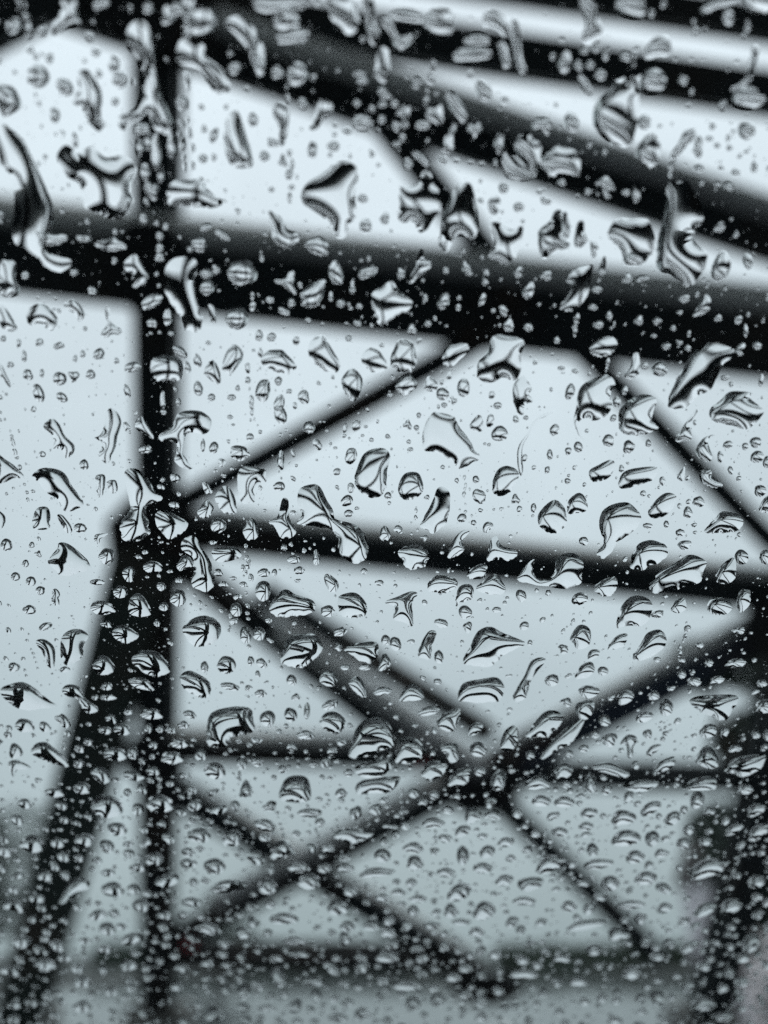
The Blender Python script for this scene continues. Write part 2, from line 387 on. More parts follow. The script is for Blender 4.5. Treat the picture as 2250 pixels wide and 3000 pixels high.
# ================================================================ RAINDROPS
# outlines read off the glass, 750 x 600 tiles, 2.212 units to a picture point.  P = outline, E = cx,cy,w,h,turn
DROPS = {
(0,0): """P 1180,0 1260,0 1250,120 1230,240 1190,250 1180,120
P 400,0 490,0 500,80 520,150 430,180 350,230 340,160 390,80
P 815,220 850,150 920,130 970,180 1000,300 1010,450 1040,600 1110,760 1120,840 1060,870 980,830 960,740 880,780 800,850 770,760 900,680 930,560 910,420 830,300
P 500,480 560,450 620,520 660,620 650,760 690,800 640,850 580,800 530,700 470,660 510,580
P 370,1000 420,940 470,960 500,1000 590,950 680,1020 800,1010 880,1080 870,1150 840,1200 860,1327 760,1430 560,1350 540,1250 500,1180 440,1150 390,1080
P -20,790 60,830 150,910 220,1050 330,1300 340,1420 300,1620 460,1690 430,1750 350,1760 220,1670 110,1600 80,1480 90,1330 80,1150 0,1050
P 1150,300 1190,250 1320,290 1330,360 1430,440 1490,540 1480,590 1400,600 1350,540 1290,460 1200,430 1140,390
P 1450,150 1540,100 1650,180 1680,350 1720,450 1690,480 1640,440 1600,320 1520,220
P 1450,900 1480,740 1540,720 1600,900 1640,1060 1570,1090 1490,1060
P 1080,1240 1130,1170 1250,1165 1310,1150 1340,1220 1410,1280 1480,1310 1430,1335 1330,1345 1100,1327 1090,1280
E 245,500,150,150 580,240,60,70 620,340,60,60 320,380,50,70 355,750,60,110 780,520,110,110 745,660,50,60 640,480,40,60 740,420,70,120
E 905,960,50,110 960,920,50,120 1010,1000,60,260 1110,950,50,190 1180,940,40,90 940,1120,60,120 1040,1130,40,130 920,840,110,80
E 90,175,110,110 275,205,50,80 655,30,100,80 960,60,70,80 1085,110,80,140 1150,70,100,100 1300,140,210,240 1520,450,80,90 1180,670,80,100,-20
E 1385,880,50,110,15 1315,1030,60,60 1250,960,30,60 1250,1075,30,60 1640,780,60,100""",
(1,0): """P 20,280 50,300 60,420 40,490 0,480 -10,380
P 690,0 760,0 770,120 800,200 780,300 730,260 710,120
P 0,0 330,0 300,60 180,90 90,100 0,60
P 470,0 620,0 660,100 670,190 610,220 540,180 470,80
P 800,130 860,110 930,230 1060,200 1000,280 960,330 910,320 870,220
P 1480,80 1560,60 1630,150 1620,250 1560,200 1480,170
P 1570,280 1620,290 1650,420 1610,440 1590,380
P 770,440 800,310 860,330 870,480 830,540 780,500
P 905,740 960,680 1000,690 990,780 970,840 940,820 950,760
P 110,700 150,660 210,700 210,800 190,920 155,940 150,820 115,760
P 380,740 420,640 490,660 490,740 440,770 400,830 350,840
P 1100,750 1130,690 1200,680 1215,790 1190,810 1130,780
P 1200,980 1230,880 1270,870 1280,960 1260,1000 1200,1000
P 295,1250 340,1180 450,1100 555,1045 645,1075 660,1160 640,1260 650,1400 600,1450 580,1530 530,1545 480,1440 400,1380 310,1327
P 930,1240 960,1210 1050,1180 1080,1110 1130,1120 1150,1190 1190,1240 1200,1327 1180,1400 1130,1450 1060,1510 1020,1450 935,1420
P 1290,1220 1330,1190 1390,1190 1420,1280 1440,1400 1430,1500 1400,1560 1340,1530 1270,1560 1230,1640 1180,1600 1200,1500 1210,1400 1240,1327
E 200,130,160,190,-35 240,245,220,100,-10 755,190,70,60 980,110,220,100,10 1190,150,190,210,20 1400,360,250,110,-5 1430,265,170,90 140,475,80,90 270,490,130,170
E 690,525,80,60 670,480,80,50 820,590,70,50 840,625,70,40 820,680,60,50 900,670,50,60 815,780,50,60 910,815,50,90 950,885,40,70 910,935,60,40 690,800,130,110 590,850,60,50 500,950,80,70,20 365,975,60,120,5
E 1040,540,60,80 1130,510,60,90 1475,600,100,160,-15 1305,700,90,230,-30 1080,815,90,70 1275,840,40,90,10 1575,930,60,140,8 1070,1030,140,60,40 1210,1035,60,60 1300,1040,40,30 1390,1050,40,25 1465,1060,40,25 1550,1060,30,50
E 1605,1220,70,70 1455,1300,40,40 690,1290,70,60 230,1215,40,40 100,1230,40,40 215,1130,50,80 985,1065,60,80""",
(2,0): """P 1560,300 1600,320 1570,450 1540,540 1430,590 1420,570 1510,500
P 440,0 540,0 560,120 580,210 500,290 450,250 480,150
P 0,130 40,150 60,330 90,460 60,490 30,420 0,300
P 1220,60 1300,0 1480,0 1350,50 1270,90
P 860,330 930,240 1010,240 1030,340 960,370 870,380
P 430,490 480,500 520,590 500,620 450,560
P 525,740 560,640 640,560 710,490 760,540 820,490 850,500 820,600 830,720 800,850 770,940 690,950 580,900 535,830
P 1030,1000 1080,930 1120,850 1190,840 1180,900 1120,960 1060,1040 1040,1140 1010,1150
P 30,900 90,850 140,900 190,940 180,1080 140,1150 90,1050 20,970
P -60,1000 10,1000 100,1090 130,1150 60,1170 -40,1140
P 190,1060 240,980 300,950 400,970 440,1020 440,1120 400,1140 330,1130 240,1140
P 540,1190 600,1140 640,1170 670,1230 620,1230 640,1280 600,1280 580,1220
E 775,45,200,150 1400,120,80,110 340,410,80,160,10 470,330,60,60 610,350,50,90,20 735,370,80,70 430,430,50,80,-20 505,425,60,60 570,490,70,80,40 545,310,50,90,20
E 915,530,170,170,-20 1110,520,60,80 1530,640,210,150 385,800,90,150,-10 860,795,80,100 885,990,160,220,15 1520,850,110,120 1300,820,40,50 1280,900,50,40 1330,945,40,40 1410,960,40,40 1520,985,30,30 1450,1120,60,50 1570,1085,40,80 1210,1095,70,50 1330,1195,50,30 1400,1210,70,60 1355,1090,40,30 1210,960,60,140
E 320,1185,60,50 805,1260,50,130 740,1250,60,40""",
(2,1): """P 1010,-130 1100,-160 1140,-150 1220,0 1240,100 1180,180 1200,250 1270,330 1240,430 1150,530 1040,470 950,420 940,250 980,100 1000,0
P 170,180 250,100 270,50 320,40 330,200 380,260 350,290 300,290 220,350 180,300
P 410,180 430,110 465,110 470,180 490,230 440,280 405,260
P 510,240 550,250 560,290 530,350 515,320
P 560,430 600,330 610,400 590,460
P 620,190 670,100 760,90 880,95 915,160 930,230 900,330 810,400 730,380 700,280 650,240
P 350,490 420,410 520,390 520,440 500,560 450,640 400,690 310,670 350,590 380,520
P 1290,430 1330,330 1380,300 1420,380 1390,470 1320,500
P 1170,720 1220,640 1260,580 1290,620 1280,680 1220,720
P 1015,1250 1060,1150 1130,1020 1180,950 1300,890 1400,920 1440,940 1430,990 1370,1030 1340,1090 1300,1180 1200,1250 1120,1310 1040,1330
P 500,950 560,870 650,855 685,910 650,960 580,990
P 725,1110 770,1040 790,965 820,965 830,1040 820,1100 760,1130
P 415,1320 440,1190 520,1130 620,1100 670,1160 640,1220 650,1300 610,1370 520,1400 500,1380 430,1410 475,1530 440,1500 400,1420
P 690,1400 700,1327 770,1260 860,1230 940,1260 920,1330 910,1400 950,1450 840,1490 740,1490 700,1460
P 1280,1330 1350,1270 1420,1210 1560,1220 1540,1250 1630,1330 1610,1380 1540,1450 1460,1440 1310,1400
P 10,1170 70,1105 100,1140 130,1190 110,1230 140,1270 80,1300 80,1360 40,1350 10,1270
E 350,140,50,180,-5 770,355,90,80 550,550,70,50 525,665,60,50 40,440,60,70 105,560,70,120,30 1530,370,60,110,-15 860,1045,50,50 960,1065,110,100,-40
E 375,1215,60,110,15 730,1205,40,70,20 680,1280,50,70 1515,820,30,90 1590,915,60,60,-30 1480,940,60,90,20 1140,930,40,50 1000,920,60,50 1380,1120,60,40 1420,1165,30,40 1615,1140,30,90,10 105,795,60,60 560,780,60,60 630,720,40,60 1045,800,40,40 920,850,40,30 290,880,40,50 410,1080,50,30 320,1060,50,30""",
(1,1): """P 1430,1100 1440,1020 1500,950 1540,850 1660,850 1740,890 1715,980 1720,1080 1660,1140 1590,1120 1510,1160 1440,1120
P 1520,140 1560,110 1659,160 1730,140 1720,250 1670,350 1640,390 1590,380 1510,330 1540,250
P 80,40 170,90 200,160 280,190 270,240 210,290 120,240 100,150
P 110,490 180,480 220,435 250,440 245,520 265,580 230,570 180,530
P 285,590 330,530 440,485 450,540 420,620 370,670 290,650 300,610
P 990,500 1030,400 1060,300 1085,300 1090,350 1140,380 1100,440 1020,500
P 750,580 820,530 880,495 930,560 1015,630 990,680 920,730 860,770 800,780 760,690
P 30,1020 70,950 160,940 200,970 260,1045 220,1090 150,1090 80,1060
P 345,980 350,890 430,845 470,900 530,1000 545,1060 500,1090 420,1060
P 680,1000 730,930 800,950 855,1050 800,1080 740,1080
P 870,1010 900,920 940,870 1020,900 1040,1010 1010,1080 910,1080
P 555,1130 600,1070 640,1065 690,1130 680,1220 640,1280 590,1240 560,1180
P 1210,980 1260,910 1360,900 1380,940 1340,990 1270,1050 1220,1040
P 905,1180 940,1120 1000,1100 1045,1160 1010,1210 950,1240
P 1090,1190 1120,1110 1180,1165 1150,1210
E 400,275,150,120,10 520,450,100,150,-5 725,440,130,90,-25 940,450,50,80 1215,630,70,120,25 1490,475,40,110,5 1370,420,60,100,-20 1465,620,40,90,20 1605,690,50,80,-20
E 180,695,80,50,20 550,640,60,60 485,600,30,70 625,540,35,90 90,620,50,50 730,350,30,40 670,660,40,40 660,770,50,50 1010,810,60,70 1115,770,50,50
E 45,1210,100,150,10 310,1250,70,100,-10 150,1290,70,110,5 1210,1230,80,90,-20 1345,1190,80,130,5 100,860,60,60 20,850,50,80 600,865,40,50 145,1145,50,60 870,1235,40,30 1220,1300,40,35 710,140,80,100""",
(0,1): """P 0,380 50,360 100,380 100,480 130,550 80,600 0,570
P 230,180 260,170 350,190 430,200 420,240 330,265 270,250
P 610,240 700,220 740,210 820,270 790,290 700,300 640,280
P 800,380 870,320 910,370 960,450 950,500 890,540 850,510 860,450 820,430
P 1060,480 1080,390 1150,340 1260,350 1280,420 1260,500 1290,650 1310,770 1270,825 1190,800 1170,720 1140,690 1080,590 1060,540
P 170,700 240,640 310,660 370,740 340,815 260,770 190,775
P 415,640 470,610 520,650 545,710 520,760 470,700 430,670
P 0,650 50,690 110,800 60,820 0,780
P 680,680 710,680 715,760 790,810 770,840 720,840 690,865 650,830 690,780
P 975,1040 1000,990 1080,975 1170,1010 1180,1100 1150,1140 1060,1150 990,1120
P 1320,1090 1340,1040 1380,1005 1420,1070 1430,1140 1400,1165 1350,1120
P 1440,1040 1470,950 1520,905 1570,950 1570,1000 1530,1060 1490,1105 1450,1080
P 1350,650 1390,670 1400,760 1370,760
P 0,1020 30,1080 70,1170 60,1180 0,1100
E 1570,450,190,190 545,220,100,60,10 1035,205,50,60 1035,285,50,60 1035,345,60,60 1015,450,30,30 1030,525,25,30 1290,260,100,100,20 1230,290,40,40 1335,150,80,50,-20 1440,200,110,50,35 1335,450,80,70,30 1340,540,90,110,20 1400,425,50,70
E 985,630,150,90,-30 1087,735,60,110 985,770,70,60,30 1165,955,110,60,40 1215,1055,40,80,-20 1280,1015,50,100,-20 1535,740,150,150
E 1285,1195,60,100,-10 1370,1250,50,50 1500,1250,60,40 1540,1190,30,40 180,1105,65,75 385,1130,90,90,20 250,1225,70,130,-20 400,1250,80,60,25 640,970,80,70,-20 860,1055,110,70,-10 825,1210,40,100,-15 535,970,35,50 485,1000,30,50 155,985,35,80 120,900,30,60 270,1095,30,60 550,805,30,30 20,870,40,40 1055,1270,35,120 1155,1280,30,50 1110,835,40,40 600,560,60,60 480,440,50,60 165,460,50,60""",
(0,2): """P 280,110 330,60 380,90 420,170 480,230 480,270 430,320 390,250 350,260 340,170
P 600,190 660,150 700,0 750,10 785,80 760,180 740,260 700,350 640,300 660,210
P 870,100 910,45 960,100 995,190 930,160 890,130
P 1025,170 1110,110 1150,30 1220,5 1310,15 1370,70 1360,130 1320,160 1220,150 1190,210 1190,300 1245,380 1180,380 1130,320 1150,230 1090,200 1050,210
P -40,280 30,320 100,370 165,450 100,440 0,480 -60,400
P 200,440 270,380 400,400 470,500 540,610 470,660 400,640 370,580 300,540 250,470
P 620,430 680,430 670,540 640,570 620,500
P 690,470 750,460 760,530 720,540
P 810,400 870,380 940,420 1000,520 1055,580 980,610 940,660 970,740 960,810 870,865 790,830 780,740 840,650 830,560 810,480
P 1010,670 1080,655 1150,690 1220,740 1180,800 1100,840 1040,790 1010,740
P 1170,890 1190,840 1260,820 1310,900 1370,1000 1385,1120 1340,1185 1250,1140 1250,1020 1250,960 1190,920
P 1375,950 1390,900 1520,890 1565,950 1500,980 1420,990
P 1395,560 1440,500 1490,510 1530,600 1520,680 1440,660 1400,600
P 1545,400 1600,365 1700,380 1725,410 1720,480 1670,470 1640,520 1650,600 1560,600 1540,500
P 1280,660 1340,580 1360,600 1385,640 1350,700 1300,700
P 1310,470 1350,480 1375,540 1330,540
P 210,760 230,650 300,630 325,680 315,770 270,780
P 370,690 410,690 470,775 430,800
P 610,850 620,810 700,805 650,840 640,875
P 310,980 370,900 380,865 440,870 520,930 590,1020 500,1060 440,1085 380,1060 330,1020
P 830,1290 850,1215 900,1190 950,1240 980,1320 920,1345 850,1330
P -40,650 0,660 35,700 20,760 -30,780
E 1550,285,130,100,10 1385,250,60,80 1315,235,30,90 1620,180,50,50 1490,50,40,30 1510,100,25,20 940,260,90,60 545,360,60,70,-20 1130,620,70,50,10 1415,755,100,110,-20 1625,785,100,150 520,770,80,70 690,955,100,110,15 990,1025,130,80,5
E 780,1185,100,80,10 1155,1225,110,110,-20 1045,1150,60,60 1060,1280,60,60 1415,1060,60,50 1450,1135,70,40 1575,1135,50,40 1540,1215,60,40 1510,1095,50,25 100,1085,60,60 200,1115,70,60 630,1120,100,40 165,1000,45,50 205,880,40,40 1053,455,35,35 1100,1050,40,25 940,925,40,35 1045,860,30,20 260,1175,60,60,30 1160,1110,50,40 1530,1300,80,90 40,880,80,80,20 190,1300,90,60 665,1290,170,90""",
(1,2): """P 1075,210 1095,100 1150,20 1280,45 1310,100 1370,180 1425,265 1440,330 1320,380 1280,360 1250,310 1100,265
P 1385,100 1440,35 1470,60 1470,130 1440,145 1400,130
P 640,440 690,300 760,255 840,255 870,310 850,400 840,510 800,570 720,560 660,520
P 920,520 950,430 1000,405 1060,420 1085,520 1040,570 960,585
P 1065,750 1110,660 1150,580 1170,520 1210,500 1255,540 1255,640 1230,740 1150,800 1100,780
P 265,740 300,680 270,620 280,520 350,485 410,495 460,590 500,650 515,710 650,750 720,860 740,910 680,990 600,990 540,910 510,820 470,770 380,760
P 80,730 140,690 170,580 210,590 215,700 260,780 230,830 160,830 120,760
P 920,920 990,880 1060,880 1120,930 1110,990 1060,1030 980,1030 950,980
P 1240,960 1270,860 1330,790 1385,790 1340,850 1350,910 1300,950
P 1500,980 1520,850 1560,820 1590,880 1680,910 1690,950 1640,980 1560,970
P 1365,1075 1400,1030 1460,1000 1500,1020 1480,1090 1400,1100
P 1110,1160 1130,1100 1200,1070 1295,1100 1300,1150 1230,1190 1150,1185
P 1295,1270 1310,1160 1370,1130 1410,1160 1395,1230 1330,1250
P 1425,1160 1500,1090 1560,1070 1620,1165 1570,1200 1480,1190
P 85,1295 120,1220 190,1165 260,1200 370,1240 375,1310 250,1340 130,1340
P 530,1230 570,1195 650,1190 715,1260 700,1340 560,1340
P 830,1250 910,1215 1000,1180 1050,1195 1010,1260 1020,1400 960,1380 890,1360 900,1280
P 1530,500 1560,400 1620,365 1690,390 1700,450 1640,540 1560,560
E 160,40,80,130,-15 345,120,75,80 650,105,60,80,25 575,120,30,70,5 160,335,50,130 240,285,25,60,-15 1580,160,110,100,-20 615,305,85,100,10
E 525,405,55,45,-20 615,510,45,70 855,560,45,50 600,675,60,50 835,810,70,100 45,1180,100,140,15 280,1045,70,55 50,1060,80,60 120,1060,35,55 245,975,80,60 390,965,50,100 800,1125,60,40 700,1050,45,40 1335,705,60,60 1410,735,35,40 1425,455,45,50 1210,375,30,30 690,170,25,20 1000,260,40,30 990,210,30,30 1040,120,35,40 1055,40,30,40 1560,1300,60,40 465,1310,90,80 490,1130,80,130,-30 150,500,80,60""",
(2,2): """P 40,250 110,140 130,90 200,30 280,20 210,50 150,90 110,170 70,240 70,420 40,400
P 500,400 560,360 640,325 670,360 640,430 590,460 520,465
P 690,480 720,410 800,380 940,375 920,450 850,480 720,515
P 1060,195 1130,80 1190,0 1200,20 1150,100 1170,180 1100,210
P 1190,260 1250,180 1330,165 1270,200 1300,310 1270,340 1220,320
P 1220,400 1290,390 1300,440 1370,490 1310,510 1230,470
P 1070,440 1120,370 1110,460
P 1600,650 1640,570 1700,560 1720,640 1650,670
P 165,720 190,650 270,585 330,620 350,670 350,750 300,800 215,790
P 362,672 367,590 430,540 475,570 490,650 430,670
P 565,770 580,670 640,620 740,600 800,640 840,700 800,780 700,850 650,910 590,970 550,930 600,850
P 880,670 930,590 1000,540 1065,560 1050,630 990,690 920,705
P 1245,795 1320,700 1370,660 1470,680 1500,740 1450,790 1330,800
P 765,1010 800,900 850,855 930,850 1005,890 1000,960 930,1000 830,1040
P 890,1140 950,1060 1080,980 1160,940 1260,985 1240,1050 1220,1120 1120,1150 960,1190 910,1180
P 40,1080 110,990 155,970 130,1030 165,1100 200,1110 270,1060 290,970 350,930 420,940 465,1000 450,1080 440,1140 320,1160 180,1140 60,1120
P 530,1160 580,1110 660,1080 685,1130 650,1200 580,1210
P 690,1327 720,1260 780,1210 860,1215 910,1260 900,1330 850,1400 740,1400 680,1420
P 1320,1110 1350,1020 1440,960 1450,1080 1400,1130
P 1030,1300 1060,1240 1120,1220 1130,1290 1080,1320
E 275,135,60,80,20 625,205,80,80 885,220,40,50 1590,310,90,80,-10 1655,345,60,80 1610,530,80,80,-15 1490,960,90,100,-25 1640,960,70,100 1345,1280,150,130,5 1500,1240,90,160,15 440,1230,110,80,-15 60,1210,70,80,-10 235,1190,40,40
E 465,855,60,60 880,755,60,40 1090,800,60,50 1000,745,35,50 1210,600,80,70,15 1140,670,60,80 975,465,40,60 850,545,40,40 710,385,35,50 140,640,40,60 360,465,40,40 1580,215,80,70,-20 1400,230,70,50,-20 25,65,40,50 90,55,35,30 430,245,60,70 245,295,40,70 1350,310,40,80""",
(0,3): """P 725,120 770,70 830,80 900,135 840,185 770,175
P 1180,100 1230,40 1300,10 1380,20 1430,75 1420,150 1380,185 1280,215 1220,170
P 230,180 270,160 320,180 355,230 350,340 310,340 280,260
P 390,270 400,150 460,100 530,100 575,145 540,200 530,280 440,335 400,290
P 600,340 640,270 690,270 745,345 700,390 640,390
P 850,300 900,240 1000,235 1060,280 1100,340 1080,390 970,400 900,350
P 830,430 870,410 950,420 1000,490 940,490 870,470
P 1165,410 1220,365 1290,390 1360,445 1350,540 1270,530 1200,490
P 1405,340 1440,275 1500,280 1530,330 1500,380 1440,380
P 0,490 60,455 150,440 240,490 320,560 370,595 280,610 150,620 40,560
P 400,490 440,455 510,470 560,550 640,610 590,645 540,620 500,550 430,530
P 350,670 400,645 440,680 455,720 420,740 380,700
P 200,900 230,840 300,830 360,880 440,950 430,990 350,970 270,940
P 590,1020 640,985 700,1020 710,1080 660,1100 610,1060
P 50,970 110,945 205,1000 110,1010 90,1060
P 590,1250 630,1180 700,1170 790,1220 780,1300 700,1320 620,1300
P 1340,740 1370,640 1500,600 1620,610 1640,680 1640,760 1500,800 1450,860 1350,850
P 1550,1180 1590,1070 1640,1150 1620,1180
E 160,725,130,90,5 745,910,160,90,5 1115,935,150,80 1035,1235,190,110 1260,1240,90,80 1390,1020,150,100,15 1325,345,50,80 1625,305,40,70 1590,140,80,100 1515,45,60,50
E 860,900,70,90 700,540,110,40 690,470,80,50 830,635,60,40 980,650,150,70,10 515,875,70,50 570,830,60,50 350,1160,130,60 530,1130,110,80,10 510,970,70,60 90,345,80,60 420,360,70,40 295,80,90,50,-25 1190,720,70,60 1230,650,90,50,20 1160,840,120,60,5 1490,470,130,50,10 1610,480,50,40 960,740,50,70 1035,745,50,50 680,755,90,50""",
(1,3): """P 160,300 200,170 270,130 380,130 430,200 410,260 300,345 200,330
P 570,230 640,190 780,180 790,260 760,310 690,310 600,250
P 1345,315 1390,200 1440,110 1520,80 1600,120 1750,185 1690,220 1600,270 1530,330 1440,340
P 1310,540 1340,450 1460,420 1560,410 1610,470 1590,540 1540,570 1340,570
P 1050,250 1090,150 1130,105 1170,120 1140,210 1130,285 1070,285
P 790,340 830,250 870,290 870,330 810,370
P 415,440 430,370 490,360 525,430 490,470
P 600,440 650,400 700,440 720,520 690,540 620,480
P 930,560 960,480 1020,450 1080,500 1080,550 1000,560
P 410,710 450,640 520,635 580,690 560,750 500,775
P 600,900 650,740 730,675 830,680 900,780 890,850 830,880 700,930 620,930
P 900,900 930,810 1020,800 1100,870 1050,950 920,970
P 1170,700 1220,640 1320,610 1310,700 1280,760 1210,750
P 1580,870 1610,760 1680,720 1700,800 1660,880
P 1070,1030 1130,950 1240,970 1200,1050 1120,1080
P 1240,1100 1300,1010 1390,1000 1370,1090 1300,1120
P 640,1000 760,950 870,890 880,990 800,1060 700,1060
P 650,1160 680,1080 910,1050 930,1080 870,1150 760,1160
P 150,1190 200,1060 330,1060 350,1200 250,1220
E 705,345,80,40 580,345,70,40 1185,280,60,90 905,195,70,100,-15 840,170,60,70 1120,630,140,60,-10 1420,745,110,70,-30 1440,880,110,100 1570,1080,100,150,20 1450,1020,80,60
E 75,680,100,110 225,655,80,100 330,630,40,110 320,785,120,60 230,430,60,80 30,515,70,60 480,590,110,60,-20 545,115,90,60,-15 20,130,80,90 1200,60,90,60,15 350,1290,160,60 820,500,130,50,-10""",
(2,3): """P 375,160 420,80 470,70 510,110 500,200 430,230 400,190
P 780,280 830,200 880,120 960,100 1000,150 990,210 900,280 820,300
P 620,225 680,140 750,130 720,210
P 410,400 450,330 520,310 530,380 450,420
P 430,490 490,460 570,490 530,540 470,540
P 10,520 80,400 120,310 180,280 220,300 150,390 110,470 90,540 30,570
P 90,780 180,660 250,620 330,650 310,720 230,790 130,800
P 190,920 260,820 400,700 470,690 380,840 290,880 210,940
P 1150,560 1230,530 1460,530 1420,640 1370,690 1260,650 1190,610
P 700,840 750,780 810,800 790,860 780,930 750,920 740,850
P 870,900 910,850 970,850 900,920
P 1190,950 1250,850 1310,890 1340,980 1270,1000
P 910,1040 950,960 1050,920 1050,980 960,1030
P 1380,1010 1460,930 1640,910 1600,1010 1500,1050
P 520,980 640,960 760,1030 720,1060 620,1030 540,1010
P 720,1120 800,1080 940,1080 930,1120 830,1150
P 1100,1120 1200,1060 1310,1060 1320,1130 1250,1140 1150,1140
E 1510,1140,110,60 590,370,70,60 260,430,90,80,-15 190,1215,130,70 340,1220,140,70 500,1290,110,70,-15 900,1260,140,80,-30 1200,1210,90,120,10 1580,1270,130,80,-25 510,1100,80,130
E 600,690,90,70 735,540,120,90,-30 860,670,120,60,-20 1000,610,90,110 1180,440,100,60 1100,390,60,60 920,530,80,60,-15 1100,300,50,40 1450,320,140,60,-5 1330,430,100,50,-25 540,780,60,50 120,915,60,60 1640,600,120,100 1620,450,70,50 1580,780,60,60""",
(0,4): """P 120,170 180,110 240,110 290,180 230,220 180,210
P 380,540 440,420 500,380 580,400 570,450 480,480 410,550
E 545,140,130,90 695,180,90,90 1000,265,110,90 1290,110,160,90 1505,130,140,100 730,460,150,100,5 1390,310,140,110 1085,400,160,90,-10 890,320,110,50 1220,290,110,60
E 695,715,110,90 635,625,120,70,-10 910,565,110,90 140,800,120,80 290,370,90,80 1480,440,250,70,-8 670,850,110,50 850,780,150,70,-15 1060,630,90,60 830,950,110,70 530,1060,120,60 530,1220,120,70 720,1120,90,50 1340,940,90,50 1180,970,110,50,10 590,1140,50,50 550,790,80,40 1240,540,130,60 420,900,100,50 60,990,130,60,15 90,1210,100,40 700,350,90,50 830,165,70,40""",
(1,4): """P 490,110 560,60 700,70 760,100 640,160 560,140
E 820,240,110,90 1030,290,120,90 1020,190,130,70 780,350,230,60,-6 580,320,110,50 1320,480,170,100,-25 1480,600,150,110,-20 1230,350,120,60 1500,215,110,80,-25 1150,30,150,60,-5 60,40,150,70,10 1470,320,130,70 1610,400,120,70,-15 345,410,150,100 280,320,150,60 75,440,120,110 530,580,150,90 750,695,110,60 860,740,110,60 180,650,190,70 820,510,100,50 1050,520,110,50 1430,740,90,70 1330,670,130,40 1140,690,110,50 980,1085,200,50 280,880,140,40 130,910,100,40 850,900,160,60 490,970,130,60,35 1080,905,90,50,-15 1360,970,100,50 1280,1030,110,50 1340,240,80,130 1340,80,110,70,-30 1550,880,90,60 370,1060,150,50 250,790,160,50,5 530,1290,130,50""",
(2,4): """E 310,85,110,60 480,50,90,60 740,130,200,100,-10 910,130,90,110,-15 800,250,130,80,-10 970,225,100,50,-8 1110,160,100,70 560,295,200,60,-8 640,420,130,90,-20 870,390,150,80,-10 980,450,110,70,25 80,535,150,50 370,570,100,70 250,300,210,90,-15 480,690,260,60,-10 770,560,190,50,-5 990,580,110,60,-15 1270,330,300,90,-20 1250,590,160,80,-25 1420,570,150,90,-20 1150,830,140,60,-30 940,895,100,50 780,1000,140,80,-20 430,1060,120,50 80,1010,200,50 1240,960,100,60 1490,1060,100,60,-15 320,910,120,50 70,920,100,50 190,670,80,50,-15 1440,70,140,50,-30 1600,90,160,80,-35 1250,150,90,60,-20""",
}
def catmull(pts, per):
    n = len(pts); out = []
    for i in range(n):
        p0, p1, p2, p3 = (pts[(i + k - 1) % n] for k in range(4))
        for j in range(per):
            t = j / per
            out.append(0.5 * ((2*p1) + (-p0+p2)*t + (2*p0-5*p1+4*p2-p3)*t*t + (-p0+3*p1-3*p2+p3)*t**3))
    return np.array(out)
def resample(pts, n):
    q = np.vstack([pts, pts[:1]]); s = np.r_[0, np.cumsum(np.hypot(*np.diff(q, axis=0).T))]
    t = np.linspace(0, s[-1], n, endpoint=False)
    return np.c_[np.interp(t, s, q[:, 0]), np.interp(t, s, q[:, 1])], s[-1]
def area_of(p):
    x, y = p.T; return 0.5 * np.sum(x * np.roll(y, -1) - np.roll(x, -1) * y)
def inside(poly, pts):
    x, y = pts.T; r = np.zeros(len(pts), bool); j = len(poly) - 1
    for i in range(len(poly)):
        xi, yi = poly[i]; xj, yj = poly[j]
        c = ((yi > y) != (yj > y)) & (x < (xj - xi) * (y - yi) / (yj - yi + 1e-30) + xi); r ^= c; j = i
    return r

traced = []                                            # (outline in picture points, is_outline)
for (c, r), txt in DROPS.items():
    for line in txt.strip().split('\n'):
        kind, rest = line[0], line[2:].split()
        if kind == 'P':
            p = np.array([[float(a) for a in q.split(',')] for q in rest]); traced.append((p / 2.212 + (750 * c, 600 * r), True))
        else:
            for q in rest:
                v = [float(a) for a in q.split(',')] + [0.0]; cx, cyy, w, h, an = v[:5]; an = math.radians(an)
                n = 12; ph = rng.uniform(0, 6.28, 3); am = rng.normal(0, 1, 3) * (0.05, 0.045, 0.035)
                th = np.arange(n) * 2 * math.pi / n
                rad = 1 + am[0]*np.cos(2*th+ph[0]) + am[1]*np.cos(3*th+ph[1]) + am[2]*np.cos(5*th+ph[2])
                x, y = rad*np.cos(th)*w/2, rad*np.sin(th)*h/2
                y = np.where(y > 0, y * 0.9, y * 1.06)      # flatter foot, rounder head
                p = np.c_[cx + x*math.cos(an) - y*math.sin(an), cyy + x*math.sin(an) + y*math.cos(an)]
                traced.append((p / 2.212 + (750 * c, 600 * r), False))

def outline_uv(p, poly):
    p = catmull(p, 6)
    uv = np.array([glass_uv(*q) for q in p])
    if area_of(uv) < 0: uv = uv[::-1]
    return uv
drops = []
for p, poly in traced:
    uv = outline_uv(p, poly)
    drops.append(dict(px=p, uv=uv, poly=poly, pa=abs(area_of(catmull(p, 4))), c=p.mean(0)))
drops.sort(key=lambda d: -d['pa'])

